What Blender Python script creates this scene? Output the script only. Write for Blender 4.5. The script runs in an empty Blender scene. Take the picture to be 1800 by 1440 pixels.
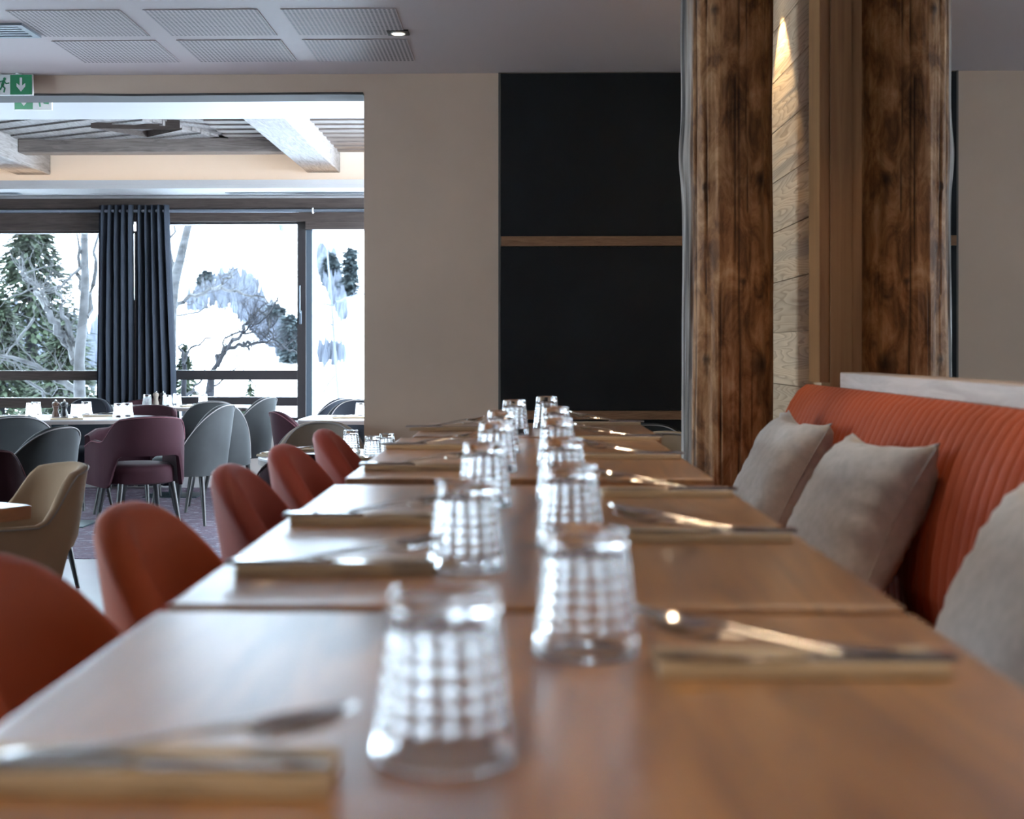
import bpy, math, random
from mathutils import Vector, Matrix, noise
random.seed(7)
SC = bpy.context.scene
COL = SC.collection
PI = math.pi
# ---------------------------------------------------------------- camera, world, exposure
F, CAMZ, PSI, VPX, HY = 2470.0, 1.0, 0.025, 915.0, 616.0
cd = bpy.data.cameras.new('camera'); cam = bpy.data.objects.new('camera', cd); COL.objects.link(cam)
cam.location = (0, 0, CAMZ); cam.rotation_euler = (PI/2, 0, PSI)
cd.sensor_width = 36; cd.lens = F/1800*36
cd.shift_x = (F*math.tan(PSI)-(VPX-900))/1800
cd.shift_y = -(720-HY)/1800
cd.clip_start = .05; cd.clip_end = 2000
cd.dof.use_dof = True; cd.dof.focus_distance = 8.0; cd.dof.aperture_fstop = 4.4
SC.camera = cam
w = bpy.data.worlds.new('daylight'); SC.world = w; w.use_nodes = True
bg = w.node_tree.nodes['Background']; bg.inputs[0].default_value = (.745, .865, 1, 1); bg.inputs[1].default_value = 31
vs = SC.view_settings; vs.view_transform = 'Standard'; vs.look = 'None'; vs.gamma = 1; vs.exposure = 0.0; vs.use_curve_mapping = False
cy = SC.cycles; cy.use_denoising = True; cy.max_bounces = 12; cy.diffuse_bounces = 6; cy.glossy_bounces = 6
cy.transmission_bounces = 12; cy.transparent_max_bounces = 16; cy.sample_clamp_indirect = 20; cy.blur_glossy = .5

def light(name, kind, loc, energy, color=(1,1,1), rot=(0,0,0), **kw):
    d = bpy.data.lights.new(name, kind); d.energy = energy; d.color = color
    for k, v in kw.items(): setattr(d, k, v)
    o = bpy.data.objects.new(name, d); COL.objects.link(o); o.location = loc; o.rotation_euler = rot
    return o
def portal(name, loc, rot, sx, sz):
    o = light(name, 'AREA', loc, 1, rot=rot, shape='RECTANGLE', size=sx, size_y=sz); o.data.cycles.is_portal = True
portal('daylight_portal_far', (-4.8, 12.50, 1.26), (-PI/2, 0, 0), 10.4, 1.9)
portal('daylight_portal_side', (-9.12, 5.6, 1.25), (PI/2, 0, -PI/2), 3.2, 2.2)  # guides sky light through the added side window
DOWN = (-5.3, 1)
WARM = (1, .74, .48)

def P(px, py, Y):
    u = (px-(VPX-F*math.tan(PSI)))/F
    k = Y/(math.cos(PSI)+u*math.sin(PSI))
    return Vector((k*(-math.sin(PSI)+u*math.cos(PSI)), Y, CAMZ-(py-HY)/F*k))
def PX(px, Y): return P(px, HY, Y).x

# ---------------------------------------------------------------- materials
def nt(name):
    m = bpy.data.materials.new(name); m.use_nodes = True
    return m, m.node_tree.nodes, m.node_tree.links, m.node_tree.nodes['Principled BSDF']
def ramp(n, stops):
    r = n.new('ShaderNodeValToRGB'); e = r.color_ramp.elements
    while len(e) < len(stops): e.new(.5)
    for k, (p, c) in enumerate(stops): e[k].position = p; e[k].color = (*c, 1)
    return r
def coords(n, l, scale=(1,1,1), kind='Object', rot=(0,0,0)):
    t = n.new('ShaderNodeTexCoord'); mp = n.new('ShaderNodeMapping'); mp.inputs['Scale'].default_value = scale
    mp.inputs['Rotation'].default_value = rot
    l.new(t.outputs[kind], mp.inputs['Vector']); return mp.outputs['Vector']
def plain(name, col, rough=.5, metal=0, spec=.5, sheen=0, bump=0, bscale=200, var=0, vscale=3, coat=0):
    m, n, l, b = nt(name)
    b.inputs['Base Color'].default_value = (*col, 1); b.inputs['Roughness'].default_value = rough
    b.inputs['Metallic'].default_value = metal; b.inputs['Specular IOR Level'].default_value = spec
    if sheen: b.inputs['Sheen Weight'].default_value = sheen; b.inputs['Sheen Roughness'].default_value = .35; b.inputs['Sheen Tint'].default_value = (*[min(1, c*1.5+.15) for c in col], 1)
    if coat: b.inputs['Coat Weight'].default_value = coat; b.inputs['Coat Roughness'].default_value = .2
    if bump:
        v = coords(n, l, (1,1,1)); t = n.new('ShaderNodeTexNoise'); t.inputs['Scale'].default_value = bscale; l.new(v, t.inputs['Vector'])
        bp = n.new('ShaderNodeBump'); bp.inputs['Strength'].default_value = bump; bp.inputs['Distance'].default_value = .003
        l.new(t.outputs['Fac'], bp.inputs['Height']); l.new(bp.outputs['Normal'], b.inputs['Normal'])
    if var:
        v = coords(n, l, (1,1,1)); t = n.new('ShaderNodeTexNoise'); t.inputs['Scale'].default_value = vscale; t.inputs['Detail'].default_value = 6; l.new(v, t.inputs['Vector'])
        r = ramp(n, [(.3, [c*(1-var) for c in col]), (.7, [min(1, c*(1+var)) for c in col])]); l.new(t.outputs['Fac'], r.inputs[0]); l.new(r.outputs[0], b.inputs['Base Color'])
    return m
def wood(name, stops, scale=(1,1,1), rough=.5, bump=.15, nscale=4, dist=1.5, spec=.4, rot=(0,0,0)):
    """grain streaks: scale small along the grain, large across it"""
    m, n, l, b = nt(name); v = coords(n, l, scale, rot=rot)
    t = n.new('ShaderNodeTexNoise'); t.inputs['Scale'].default_value = nscale; t.inputs['Detail'].default_value = 8; t.inputs['Roughness'].default_value = .6; t.inputs['Distortion'].default_value = dist
    l.new(v, t.inputs['Vector']); r = ramp(n, stops); l.new(t.outputs['Fac'], r.inputs[0]); l.new(r.outputs[0], b.inputs['Base Color'])
    b.inputs['Roughness'].default_value = rough; b.inputs['Specular IOR Level'].default_value = spec
    if bump:
        bp = n.new('ShaderNodeBump'); bp.inputs['Strength'].default_value = bump; bp.inputs['Distance'].default_value = .004
        l.new(t.outputs['Fac'], bp.inputs['Height']); l.new(bp.outputs['Normal'], b.inputs['Normal'])
    return m
M = {}
M['plaster'] = plain('plaster', (.68, .54, .43), .85, spec=.2, bump=.25, bscale=9, var=.06, vscale=1.6)
M['header_plaster'] = M['plaster']
M['ceiling'] = plain('ceiling_paint', (.52, .455, .45), .6, spec=.3)
M['white_paint'] = plain('white_paint', (.43, .435, .44), .6, spec=.3)
M['warm_paint'] = plain('warm_paint', (.8, .76, .7), .7)
M['black_panel'] = plain('black_panel', (.010, .013, .017), .42, spec=.3, var=.25, vscale=2)
M['rail_wood'] = wood('rail_wood', [(.3, (.20,.105,.055)), (.7, (.34,.19,.105))], (1.2, 10, 14), nscale=5)
M['table_wood'] = wood('table_wood', [(.34, (.13,.056,.017)), (.45, (.27,.125,.037)), (.55, (.37,.178,.053)), (.68, (.46,.235,.078))], (6, .8, 3), rough=.38, bump=.02, nscale=1.7, dist=1.4, spec=1)
b_ = M['table_wood'].node_tree.nodes['Principled BSDF']; b_.inputs['Coat Weight'].default_value = 1; b_.inputs['Coat Roughness'].default_value = .31; b_.inputs['Coat IOR'].default_value = 1.8
M['post_wood'] = wood('post_wood', [(.3, (.20,.092,.036)), (.55, (.29,.145,.058)), (.8, (.35,.185,.08))], (14, 14, .6), rough=.45, bump=.06, nscale=2, dist=.5)
M['ledge_wood'] = wood('ledge_wood', [(.3, (.33,.25,.20)), (.7, (.46,.36,.30))], (6, .8, 8), rough=.5, bump=.04, nscale=3)
M['grey_wood'] = wood('grey_wood', [(.25, (.13,.12,.115)), (.5, (.25,.24,.235)), (.75, (.34,.33,.325))], (12, 1.2, 12), rough=.7, bump=.2, nscale=3)
M['grey_wood_x'] = wood('grey_wood_x', [(.25, (.11,.095,.085)), (.5, (.20,.175,.16)), (.75, (.28,.255,.235))], (1.2, 12, 12), rough=.7, bump=.2, nscale=3)
M['frame_wood'] = wood('frame_wood', [(.25, (.025,.018,.016)), (.5, (.055,.042,.037)), (.75, (.085,.068,.06))], (1, 12, 14), rough=.55, bump=.1, nscale=3)
M['frame_dark'] = plain('frame_dark', (.022, .020, .022), .4)
M['alu'] = plain('anodised_metal', (.12, .16, .2), .35, metal=.6)
M['rod'] = plain('rod_metal', (.35, .4, .47), .3, metal=.9)
M['steel'] = plain('cutlery_steel', (.62, .6, .57), .13, metal=1)
M['mirror'] = plain('mirror_silver', (.86, .87, .86), .0, metal=1)
M['curtain'] = plain('curtain_cloth', (.034, .042, .056), .85, spec=.1, sheen=.12, bump=.2, bscale=500)
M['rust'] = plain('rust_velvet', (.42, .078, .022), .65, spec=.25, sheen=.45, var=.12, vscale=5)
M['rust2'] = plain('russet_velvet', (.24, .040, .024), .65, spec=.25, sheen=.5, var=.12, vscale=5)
M['banq'] = plain('banquette_velvet', (.31, .058, .018), .72, spec=.2, sheen=.25, var=.08, vscale=6)
M['plum'] = plain('plum_velvet', (.036, .012, .018), .75, spec=.15, sheen=.28, var=.12, vscale=5)
M['grey_v'] = plain('grey_velvet', (.044, .050, .053), .75, spec=.15, sheen=.3, var=.12, vscale=5)
M['dark_v'] = plain('slate_velvet', (.025, .030, .04), .75, spec=.15, sheen=.3)
M['tan_v'] = plain('tan_fabric', (.36, .245, .15), .8, spec=.2, sheen=.3, bump=.2, bscale=500, var=.08)
M['beige_v'] = plain('taupe_velvet', (.30, .26, .22), .8, spec=.2, sheen=.3, var=.08)
M['pipe_l'] = plain('light_piping', (.30, .29, .29), .7)
M['pipe_p'] = plain('plum_piping', (.14, .05, .065), .7)
M['pipe_r'] = plain('rust_piping', (.48, .13, .06), .7)
M['leg'] = plain('chair_leg_paint', (.014, .016, .018), .4)
M['linen'] = plain('pillow_linen', (.42, .405, .39), .9, spec=.15, sheen=.3, bump=.5, bscale=450, var=.1, vscale=40)
M['napkin'] = plain('napkin_cloth', (.58, .48, .35), .9, spec=.1, bump=.3, bscale=300)
M['white_top'] = plain('pale_table_top', (.40, .40, .41), .36, spec=.5)
M['top_edge'] = plain('pale_top_edge', (.19, .165, .155), .6)
M['base_metal'] = plain('table_base_metal', (.03, .055, .068), .4, metal=.3)
M['mill_brown'] = plain('brown_mill', (.11, .055, .035), .35)
M['mill_black'] = plain('black_mill', (.012, .012, .014), .3)
M['sign_green'] = plain('sign_green', (.03, .27, .12), .4)
M['sign_green2'] = plain('sign_green_pale', (.13, .42, .24), .4)
M['sign_white'] = plain('sign_white', (.78, .8, .8), .4)
M['black'] = plain('matt_black', (.01, .01, .012), .4)
M['grille'] = plain('vent_metal', (.26, .30, .34), .35, metal=.3)
M['tile'] = plain('floor_tile', (.34, .34, .37), .35, var=.06)
M['oak_floor'] = wood('oak_floor', [(.3, (.2,.13,.08)), (.7, (.33,.22,.14))], (8, .8, 1), rough=.4, nscale=3)
M['snow'] = plain('snow', (.85, .88, .93), .9, spec=.1)
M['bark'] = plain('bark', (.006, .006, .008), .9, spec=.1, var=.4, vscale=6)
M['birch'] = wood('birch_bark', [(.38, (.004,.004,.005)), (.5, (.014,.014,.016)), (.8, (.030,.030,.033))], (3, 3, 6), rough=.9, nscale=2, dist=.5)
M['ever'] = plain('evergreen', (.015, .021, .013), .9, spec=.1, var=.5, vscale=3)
M['ever_far'] = plain('far_evergreen', (.030, .038, .042), .95, spec=.05)  # blue-grey tint puts distance haze into the colour
M['woods'] = plain('bare_woods', (.062, .068, .086), .95, spec=.05, var=.4, vscale=.5)  # pale blue grey: window glare and haze painted into the stems
M['far_room'] = plain('sill_wall_paint', (.45, .42, .39), .8)
m, n, l, b = nt('tumbler_glass'); b.inputs['Base Color'].default_value = (1, 1, 1, 1); b.inputs['Roughness'].default_value = 0.0
b.inputs['Transmission Weight'].default_value = 1; b.inputs['IOR'].default_value = 1.47; M['glass'] = m
m, n, l, b = nt('window_glass'); n.remove(b); tr = n.new('ShaderNodeBsdfTransparent'); tr.inputs[0].default_value = (.93, .97, .97, 1)
gl = n.new('ShaderNodeBsdfGlossy'); gl.inputs['Roughness'].default_value = .02; mx = n.new('ShaderNodeMixShader')
fr = n.new('ShaderNodeFresnel'); fr.inputs[0].default_value = 1.45; l.new(fr.outputs[0], mx.inputs[0])
l.new(tr.outputs[0], mx.inputs[1]); l.new(gl.outputs[0], mx.inputs[2]); l.new(mx.outputs[0], n['Material Output'].inputs[0]); M['pane'] = m
def emis(name, col, s):
    m, n, l, b = nt(name); b.inputs['Base Color'].default_value = (*col, 1); b.inputs['Emission Color'].default_value = (*col, 1); b.inputs['Emission Strength'].default_value = s; return m
M['led'] = emis('led_strip', (1, .76, .56), 11)
M['lamp'] = emis('lamp_face', (1, .86, .68), 14)
# perforated ceiling
m, n, l, b = nt('perforated_board'); v = coords(n, l, (50, 50, 50))
fr_ = n.new('ShaderNodeVectorMath'); fr_.operation = 'FRACTION'; l.new(v, fr_.inputs[0])
sb = n.new('ShaderNodeVectorMath'); sb.operation = 'SUBTRACT'; sb.inputs[1].default_value = (.5, .5, 0); l.new(fr_.outputs[0], sb.inputs[0])
mu = n.new('ShaderNodeVectorMath'); mu.operation = 'MULTIPLY'; mu.inputs[1].default_value = (1, 1, 0); l.new(sb.outputs[0], mu.inputs[0])
ln = n.new('ShaderNodeVectorMath'); ln.operation = 'LENGTH'; l.new(mu.outputs[0], ln.inputs[0])
r = ramp(n, [(.30, (.07, .06, .06)), (.36, (.52, .455, .45))]); l.new(ln.outputs['Value'], r.inputs[0]); l.new(r.outputs[0], b.inputs['Base Color'])
b.inputs['Roughness'].default_value = .7; M['perf'] = m
# carpet
m, n, l, b = nt('carpet'); v = coords(n, l, (1, 2.2, 1)); t = n.new('ShaderNodeTexNoise'); t.inputs['Scale'].default_value = 5; t.inputs['Detail'].default_value = 10; t.inputs['Roughness'].default_value = .75; t.inputs['Distortion'].default_value = 2.5
l.new(v, t.inputs['Vector']); r = ramp(n, [(.32, (.05, .03, .05)), (.44, (.17, .11, .15)), (.52, (.07, .055, .10)), (.60, (.36, .33, .38)), (.72, (.14, .05, .07))]); l.new(t.outputs['Fac'], r.inputs[0]); l.new(r.outputs[0], b.inputs['Base Color']); b.inputs['Roughness'].default_value = .95; M['carpet'] = m
# sawn planks (cream larch) : per plank tone + cathedral grain
m, n, l, b = nt('plank_wall'); v = coords(n, l, (1, 1, 1))
sx = n.new('ShaderNodeSeparateXYZ'); l.new(v, sx.inputs[0])
dv = n.new('ShaderNodeMath'); dv.operation = 'MULTIPLY_ADD'; dv.inputs[1].default_value = 1/.21; dv.inputs[2].default_value = -1.074/.21+20; l.new(sx.outputs['Z'], dv.inputs[0])
fl = n.new('ShaderNodeMath'); fl.operation = 'FLOOR'; l.new(dv.outputs[0], fl.inputs[0])
wn = n.new('ShaderNodeTexWhiteNoise'); wn.noise_dimensions = '1D'; l.new(fl.outputs[0], wn.inputs['W'])
ofs = n.new('ShaderNodeVectorMath'); ofs.operation = 'SCALE'; ofs.inputs['Scale'].default_value = 8; l.new(wn.outputs['Color'], ofs.inputs[0])
ad = n.new('ShaderNodeVectorMath'); l.new(v, ad.inputs[0]); l.new(ofs.outputs[0], ad.inputs[1])
mp = n.new('ShaderNodeMapping'); mp.inputs['Scale'].default_value = (1, .45, 6.5); l.new(ad.outputs[0], mp.inputs[0])
t = n.new('ShaderNodeTexNoise'); t.inputs['Scale'].default_value = 1.6; t.inputs['Detail'].default_value = 2; l.new(mp.outputs[0], t.inputs['Vector'])
m1 = n.new('ShaderNodeMath'); m1.operation = 'MULTIPLY'; m1.inputs[1].default_value = 20; l.new(t.outputs['Fac'], m1.inputs[0])
m2 = n.new('ShaderNodeMath'); m2.operation = 'FRACT'; l.new(m1.outputs[0], m2.inputs[0])
r = ramp(n, [(0, (.55, .39, .24)), (.62, (.48, .335, .20)), (.9, (.36, .235, .13)), (1, (.52, .365, .22))]); l.new(m2.outputs[0], r.inputs[0])
hs = n.new('ShaderNodeHueSaturation'); hs.inputs['Saturation'].default_value = .9
mr = n.new('ShaderNodeMapRange'); mr.inputs[3].default_value = .85; mr.inputs[4].default_value = 1.15; l.new(wn.outputs['Value'], mr.inputs[0]); l.new(mr.outputs[0], hs.inputs['Value'])
l.new(r.outputs[0], hs.inputs['Color']); l.new(hs.outputs[0], b.inputs['Base Color']); b.inputs['Roughness'].default_value = .75
bp = n.new('ShaderNodeBump'); bp.inputs['Strength'].default_value = .35; bp.inputs['Distance'].default_value = .003; l.new(m2.outputs[0], bp.inputs['Height']); l.new(bp.outputs[0], b.inputs['Normal']); M['plank'] = m
# log
m, n, l, b = nt('log_wood'); v = coords(n, l, (1, 1, .42)); t = n.new('ShaderNodeTexNoise'); t.inputs['Scale'].default_value = 15; t.inputs['Detail'].default_value = 9; t.inputs['Roughness'].default_value = .66; t.inputs['Distortion'].default_value = .6; l.new(v, t.inputs['Vector'])
r = ramp(n, [(.32, (.08, .036, .015)), (.43, (.20, .092, .036)), (.51, (.31, .15, .060)), (.60, (.42, .225, .10)), (.70, (.50, .31, .17))]); l.new(t.outputs['Fac'], r.inputs[0])
v2 = coords(n, l, (1, 1, .025)); t2 = n.new('ShaderNodeTexNoise'); t2.inputs['Scale'].default_value = 34; t2.inputs['Detail'].default_value = 5; t2.inputs['Distortion'].default_value = .3; l.new(v2, t2.inputs['Vector'])
r2 = ramp(n, [(.26, (.72, .7, .68)), (.40, (.95, .95, .95)), (.7, (1.12, 1.12, 1.12))]); l.new(t2.outputs['Fac'], r2.inputs[0])
mm = n.new('ShaderNodeMix'); mm.data_type = 'RGBA'; mm.blend_type = 'MULTIPLY'; mm.inputs[0].default_value = 1; l.new(r.outputs[0], mm.inputs[6]); l.new(r2.outputs[0], mm.inputs[7])
at = n.new('ShaderNodeAttribute'); at.attribute_name = 'mark'
m3 = n.new('ShaderNodeMix'); m3.data_type = 'RGBA'; l.new(at.outputs['Fac'], m3.inputs[0]); l.new(mm.outputs[2], m3.inputs[6]); m3.inputs[7].default_value = (.012, .007, .005, 1)
at2 = n.new('ShaderNodeAttribute'); at2.attribute_name = 'bare'
m4 = n.new('ShaderNodeMix'); m4.data_type = 'RGBA'; l.new(at2.outputs['Fac'], m4.inputs[0]); l.new(m3.outputs[2], m4.inputs[6])
r5 = ramp(n, [(.38, (.04, .030, .025)), (.47, (.17, .135, .11)), (.6, (.34, .29, .25))]); l.new(t2.outputs['Fac'], r5.inputs[0]); l.new(r5.outputs[0], m4.inputs[7])
l.new(m4.outputs[2], b.inputs['Base Color']); b.inputs['Roughness'].default_value = .6; b.inputs['Specular IOR Level'].default_value = .3
bp = n.new('ShaderNodeBump'); bp.inputs['Strength'].default_value = .5; bp.inputs['Distance'].default_value = .008; l.new(t2.outputs['Fac'], bp.inputs['Height']); l.new(bp.outputs[0], b.inputs['Normal']); M['log'] = m

# ---------------------------------------------------------------- mesh helpers
class MB:
    def __init__(s): s.v = []; s.f = []
    def add(s, vs, fs):
        o = len(s.v); s.v += [tuple(q) for q in vs]; s.f += [tuple(i+o for i in f) for f in fs]; return s
    def box(s, a, b_, bev=0):
        x0, y0, z0 = a; x1, y1, z1 = b_
        if not bev:
            return s.add([(x0,y0,z0),(x1,y0,z0),(x1,y1,z0),(x0,y1,z0),(x0,y0,z1),(x1,y0,z1),(x1,y1,z1),(x0,y1,z1)],
                  [(0,3,2,1),(4,5,6,7),(0,1,5,4),(1,2,6,5),(2,3,7,6),(3,0,4,7)])
        r = bev; rings = []
        for z, d in ((z0, r), (z0+r*.3, r*.3), (z0+r, 0), (z1-r, 0), (z1-r*.3, r*.3), (z1, r)):
            ring = []
            for cx, cy_, a0 in ((x1-r, y1-r, 0), (x0+r, y1-r, 90), (x0+r, y0+r, 180), (x1-r, y0+r, 270)):
                for k in range(4):
                    t = math.radians(a0+30*k); rr = max(r-d, 0)
                    ring.append((cx+rr*math.cos(t), cy_+rr*math.sin(t), z))
            rings.append(ring)
        return s.loft(rings, True, True)
    def loft(s, rings, closed=True, caps=False):
        n = len(rings[0]); vs = [p for r in rings for p in r]; fs = []
        for i in range(len(rings)-1):
            for j in range(n if closed else n-1):
                k = (j+1) % n; fs.append((i*n+j, i*n+k, (i+1)*n+k, (i+1)*n+j))
        if caps: fs.append(tuple(range(n))[::-1]); fs.append(tuple((len(rings)-1)*n+j for j in range(n)))
        return s.add(vs, fs)
    def lathe(s, prof, n=24, c=(0,0,0), caps=True):
        return s.loft([[(c[0]+r*math.cos(2*PI*j/n), c[1]+r*math.sin(2*PI*j/n), c[2]+z) for j in range(n)] for r, z in prof], True, caps)
    def tube(s, pts, rad, n=6, caps=True):
        pts = [Vector(p) for p in pts]; rads = rad if isinstance(rad, (list, tuple)) else [rad]*len(pts); rings = []
        up = Vector((.13, .31, .94)).normalized()
        for i, p in enumerate(pts):
            t = (pts[min(i+1, len(pts)-1)]-pts[max(i-1, 0)]).normalized()
            a = t.cross(up)
            if a.length < .1: a = t.cross(Vector((1, 0, 0)))
            a.normalize(); b_ = t.cross(a)
            rings.append([p+rads[i]*(a*math.cos(2*PI*j/n)+b_*math.sin(2*PI*j/n)) for j in range(n)])
        return s.loft(rings, True, caps)
    def prism(s, poly, y0, y1):   # polygon in XZ extruded along Y
        return s.loft([[(x, y0, z) for x, z in poly], [(x, y1, z) for x, z in poly]], True, True)
    def build(s, name, mat, parent=None, smooth=False, fix=True):
        me = bpy.data.meshes.new(name); me.from_pydata(s.v, [], s.f); me.update()
        if fix:
            import bmesh
            bm = bmesh.new(); bm.from_mesh(me); bmesh.ops.recalc_face_normals(bm, faces=bm.faces); bm.to_mesh(me); bm.free()
        if smooth:
            for p in me.polygons: p.use_smooth = True
            if smooth != 'all':
                try: me.set_sharp_from_angle(angle=math.radians(42))
                except Exception: pass
        me.materials.append(mat); o = bpy.data.objects.new(name, me); COL.objects.link(o)
        if parent: o.parent = parent
        return o
def box(a, b_, bev=0): return MB().box(a, b_, bev)
def tag(o, label, cat, group=None, kind=None):
    o['label'] = label; o['category'] = cat
    if group: o['group'] = group
    if kind: o['kind'] = kind
    return o
def thing(name, label, cat, loc=(0,0,0), rz=0, group=None, rot=None):
    o = bpy.data.objects.new(name, None); COL.objects.link(o); o.location = loc; o.rotation_euler = rot or (0, 0, rz)
    o.empty_display_size = .1
    return tag(o, label, cat, group)
def struct(name, mb, mat, parent=None, smooth=False):
    o = mb.build(name, mat, parent, smooth)
    if parent is None: o['kind'] = 'structure'
    return o
def dup(root, loc, rot, label, group=None, mats=None, scale=None):
    r = root.copy(); COL.objects.link(r); r.location = loc; r.rotation_euler = rot; r['label'] = label
    if scale: r.scale = scale
    if group: r['group'] = group
    def rec(src, dst):
        for ch in [c for c in bpy.data.objects if c.parent == src]:
            c = ch.copy(); COL.objects.link(c); c.parent = dst
            if mats and c.name.split('.')[0] in mats:
                c.data = c.data.copy(); c.data.materials[0] = mats[c.name.split('.')[0]]
            rec(ch, c)
    rec(root, r)
    return r

# ================================================================ THE SETTING
D1, TH, HC, FL = 7.5, .17, 2.48, -.22
XO = PX(640, D1)                  # edge of the opening
XB0 = PX(880, D1); XM = 1.098
DW = 12.4
zt = lambda y, D: P(500, y, D).z
ZH = P(400, 165, D1).z
struct('floor', box((-9, -3, FL-.1), (2.6, 8.15, FL)), M['tile'])
tag(struct('carpet', box((-9, 8.15, FL-.1), (3, DW, FL+.004)), M['carpet']), 'mottled purple and grey carpet in the window room', 'carpet')
bpy.data.objects['carpet']['kind'] = 'structure'; bpy.data.objects['carpet'].name = 'floor_carpet'
struct('floor_platform', box((-1.02, -3, FL), (XM+.02, 5.06, 0)), M['oak_floor'])
struct('ceiling', box((-9, -3, HC), (2.6, D1+TH, HC+.1)), M['ceiling'])
wb = MB(); wb.box((XO, D1, FL), (2.6, D1+TH, HC)); wb.box((-9, D1, ZH), (XO, D1+TH, HC))
struct('wall_back', wb, M['plaster'], smooth=False)
# slightly uneven plaster edge beam under the opening, its shade put into the dark grey
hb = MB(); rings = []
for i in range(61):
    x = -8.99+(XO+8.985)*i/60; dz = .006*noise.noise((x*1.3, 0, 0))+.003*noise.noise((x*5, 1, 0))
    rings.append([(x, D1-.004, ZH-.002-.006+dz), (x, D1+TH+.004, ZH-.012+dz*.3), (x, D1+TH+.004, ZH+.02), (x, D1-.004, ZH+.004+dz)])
hb.loft(rings, True, True); struct('trim_opening', hb, plain('opening_soffit_shaded', (.09, .09, .09), .9))
struct('wall_left', MB().box((-9.1, -3, FL), (-9, 4, HC)).box((-9.1, 7.2, FL), (-9, DW, 2.9)).box((-9.1, 4, FL), (-9, 7.2, .2)).box((-9.1, 4, 2.32), (-9, 7.2, HC)), M['plaster'])
wl = MB()
for y in (4, 5.6, 7.14): wl.box((-9.06, y, .2), (-9, y+.06, 2.32))
wl.box((-9.06, 4, .2), (-9, 7.2, .26)); wl.box((-9.06, 4, 2.26), (-9, 7.2, 2.32))
wso = struct('window_added_side', wl, M['frame_dark'])  # unseen side window, added to bring more daylight into the near room
box((-9.035, 4.02, .22), (-9.03, 7.18, 2.3)).build('glass_pane', M['pane'], wso)
struct('wall_front', box((-9, -3.1, FL), (2.6, -3, HC)), M['plaster'])
struct('wall_right', box((XM+.02, -3, FL), (XM+.12, 4.85, HC)), M['plaster'])
# plank wall behind the post and the column
pw = MB()
z = 1.074-.21*7; k = 0
while z < HC:
    z1 = min(HC, z+.21-.0035); z = z
    pw.box((1.062, 4.99, max(z, FL)), (1.09, D1-.001, z1), 0)
    z += .21
pw.box((1.08, 4.99, FL), (1.2, D1-.001, HC)); struct('wall_planks', pw, M['plank'])
# black panel with wooden rails
bpn = thing('wall_panel', 'matt black floor to ceiling wall panel crossed by two wooden rails', 'wall panel', (0, D1, 0))
zr1, zr2 = P(1040, 416, D1).z, P(1040, 433, D1).z; zr3, zr4 = P(1040, 722, D1).z, P(1040, 737, D1).z
for a, c in ((zr1, HC-.004), (zr3, zr2), (FL+.01, zr4)):
    box((XB0, -.018, a+.002), (1.058, -.002, c-.002)).build('board', M['black_panel'], bpn)
for a, c in ((zr2, zr1), (zr4, zr3)):
    box((XB0+.004, -.032, a), (1.058, -.002, c), 0).build('rail', M['rail_wood'], bpn)
struct('trim_1', box((XB0-.012, D1-.012, FL), (XB0-.001, D1-.001, HC)), plain('edge_strip', (.16, .15, .14), .5))
# mirror, post, ledge
mi = struct('wall_mirror', box((XM, -2.5, .86), (XM+.018, 4.95, HC-.003)), M['mirror'])
tag(mi, 'large frameless mirror above the orange banquette', 'mirror'); mi['kind'] = 'thing'; mi.name = 'mirror'
ps = thing('post', 'squared varnished wooden post between the plank wall and the mirror', 'post', (0, 0, 0))
box((1.026, 4.85, .89), (1.06, 5.03, HC-.002)).build('left_board', M['post_wood'], ps)
box((1.062, 4.842, FL), (1.098, 4.985, HC-.002)).build('right_board', M['post_wood'], ps)
nh = MB()
for (x, zz) in ((1.043, 1.88), (1.085, 1.55), (1.043, 1.62)): nh.lathe([(.006, 0), (.006, .002)], 10, (0, 0, 0))
box((1.048, -2.5, .84), (XM-.0005, 4.64, .928), .004).build('ledge', M['ledge_wood'])
tag(bpy.data.objects['ledge'], 'pale wooden ledge running along the foot of the mirror behind the banquette', 'ledge')
# ceiling boards with round holes
for xa in (-1.04, -1.64, -2.24):
    for ya in (6.06, 6.66):
        o = box((0, 0, 0), (.5, .5, .003)).build('ceiling_panel', M['perf']); o.location = (xa, ya, HC-.0035); o['kind'] = 'structure'
vt = thing('ceiling_vent', 'square slatted air vent in the ceiling above the perforated boards, left edge of the photo', 'vent', P(-35, 47, 6.42) * 1)
vt.location.z = HC
f_ = MB(); 
for a, c in (((-.28, -.13), (.24, -.10)), ((-.28, .10), (.24, .13)), ((-.28, -.1), (-.25, .1)), ((.21, -.1), (.24, .1))): f_.box((a[0], a[1], -.012), (c[0], c[1], -.0005))
f_.build('frame', M['grille'], vt); box((-.25, -.1, -.004), (.21, .1, -.001)).build('backing', M['black'], vt)
for k in range(4): 
    s_ = box((-.25, -.085+.045*k, -.012), (.21, -.06+.045*k, -.005)).build('slat', M['grille'], vt)
dl = thing('downlight', 'small square black recessed ceiling downlight beside the perforated boards', 'ceiling light', (P(696, 58, 6.5).x*.985, 6.52, HC))
dq = MB(); dq.box((-.05, -.05, -.006), (.05, .05, -.0005)); dq.build('plate', M['black'], dl)
MB().lathe([(.030, -.010), (.036, -.010), (.036, -.0065), (.030, -.0065), (.030, -.010)], 24, caps=False).build('ring', M['sign_white'], dl, True)
MB().lathe([(.028, -.008), (.028, -.0065)], 24).build('lamp_face', M['lamp'], dl)
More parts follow.
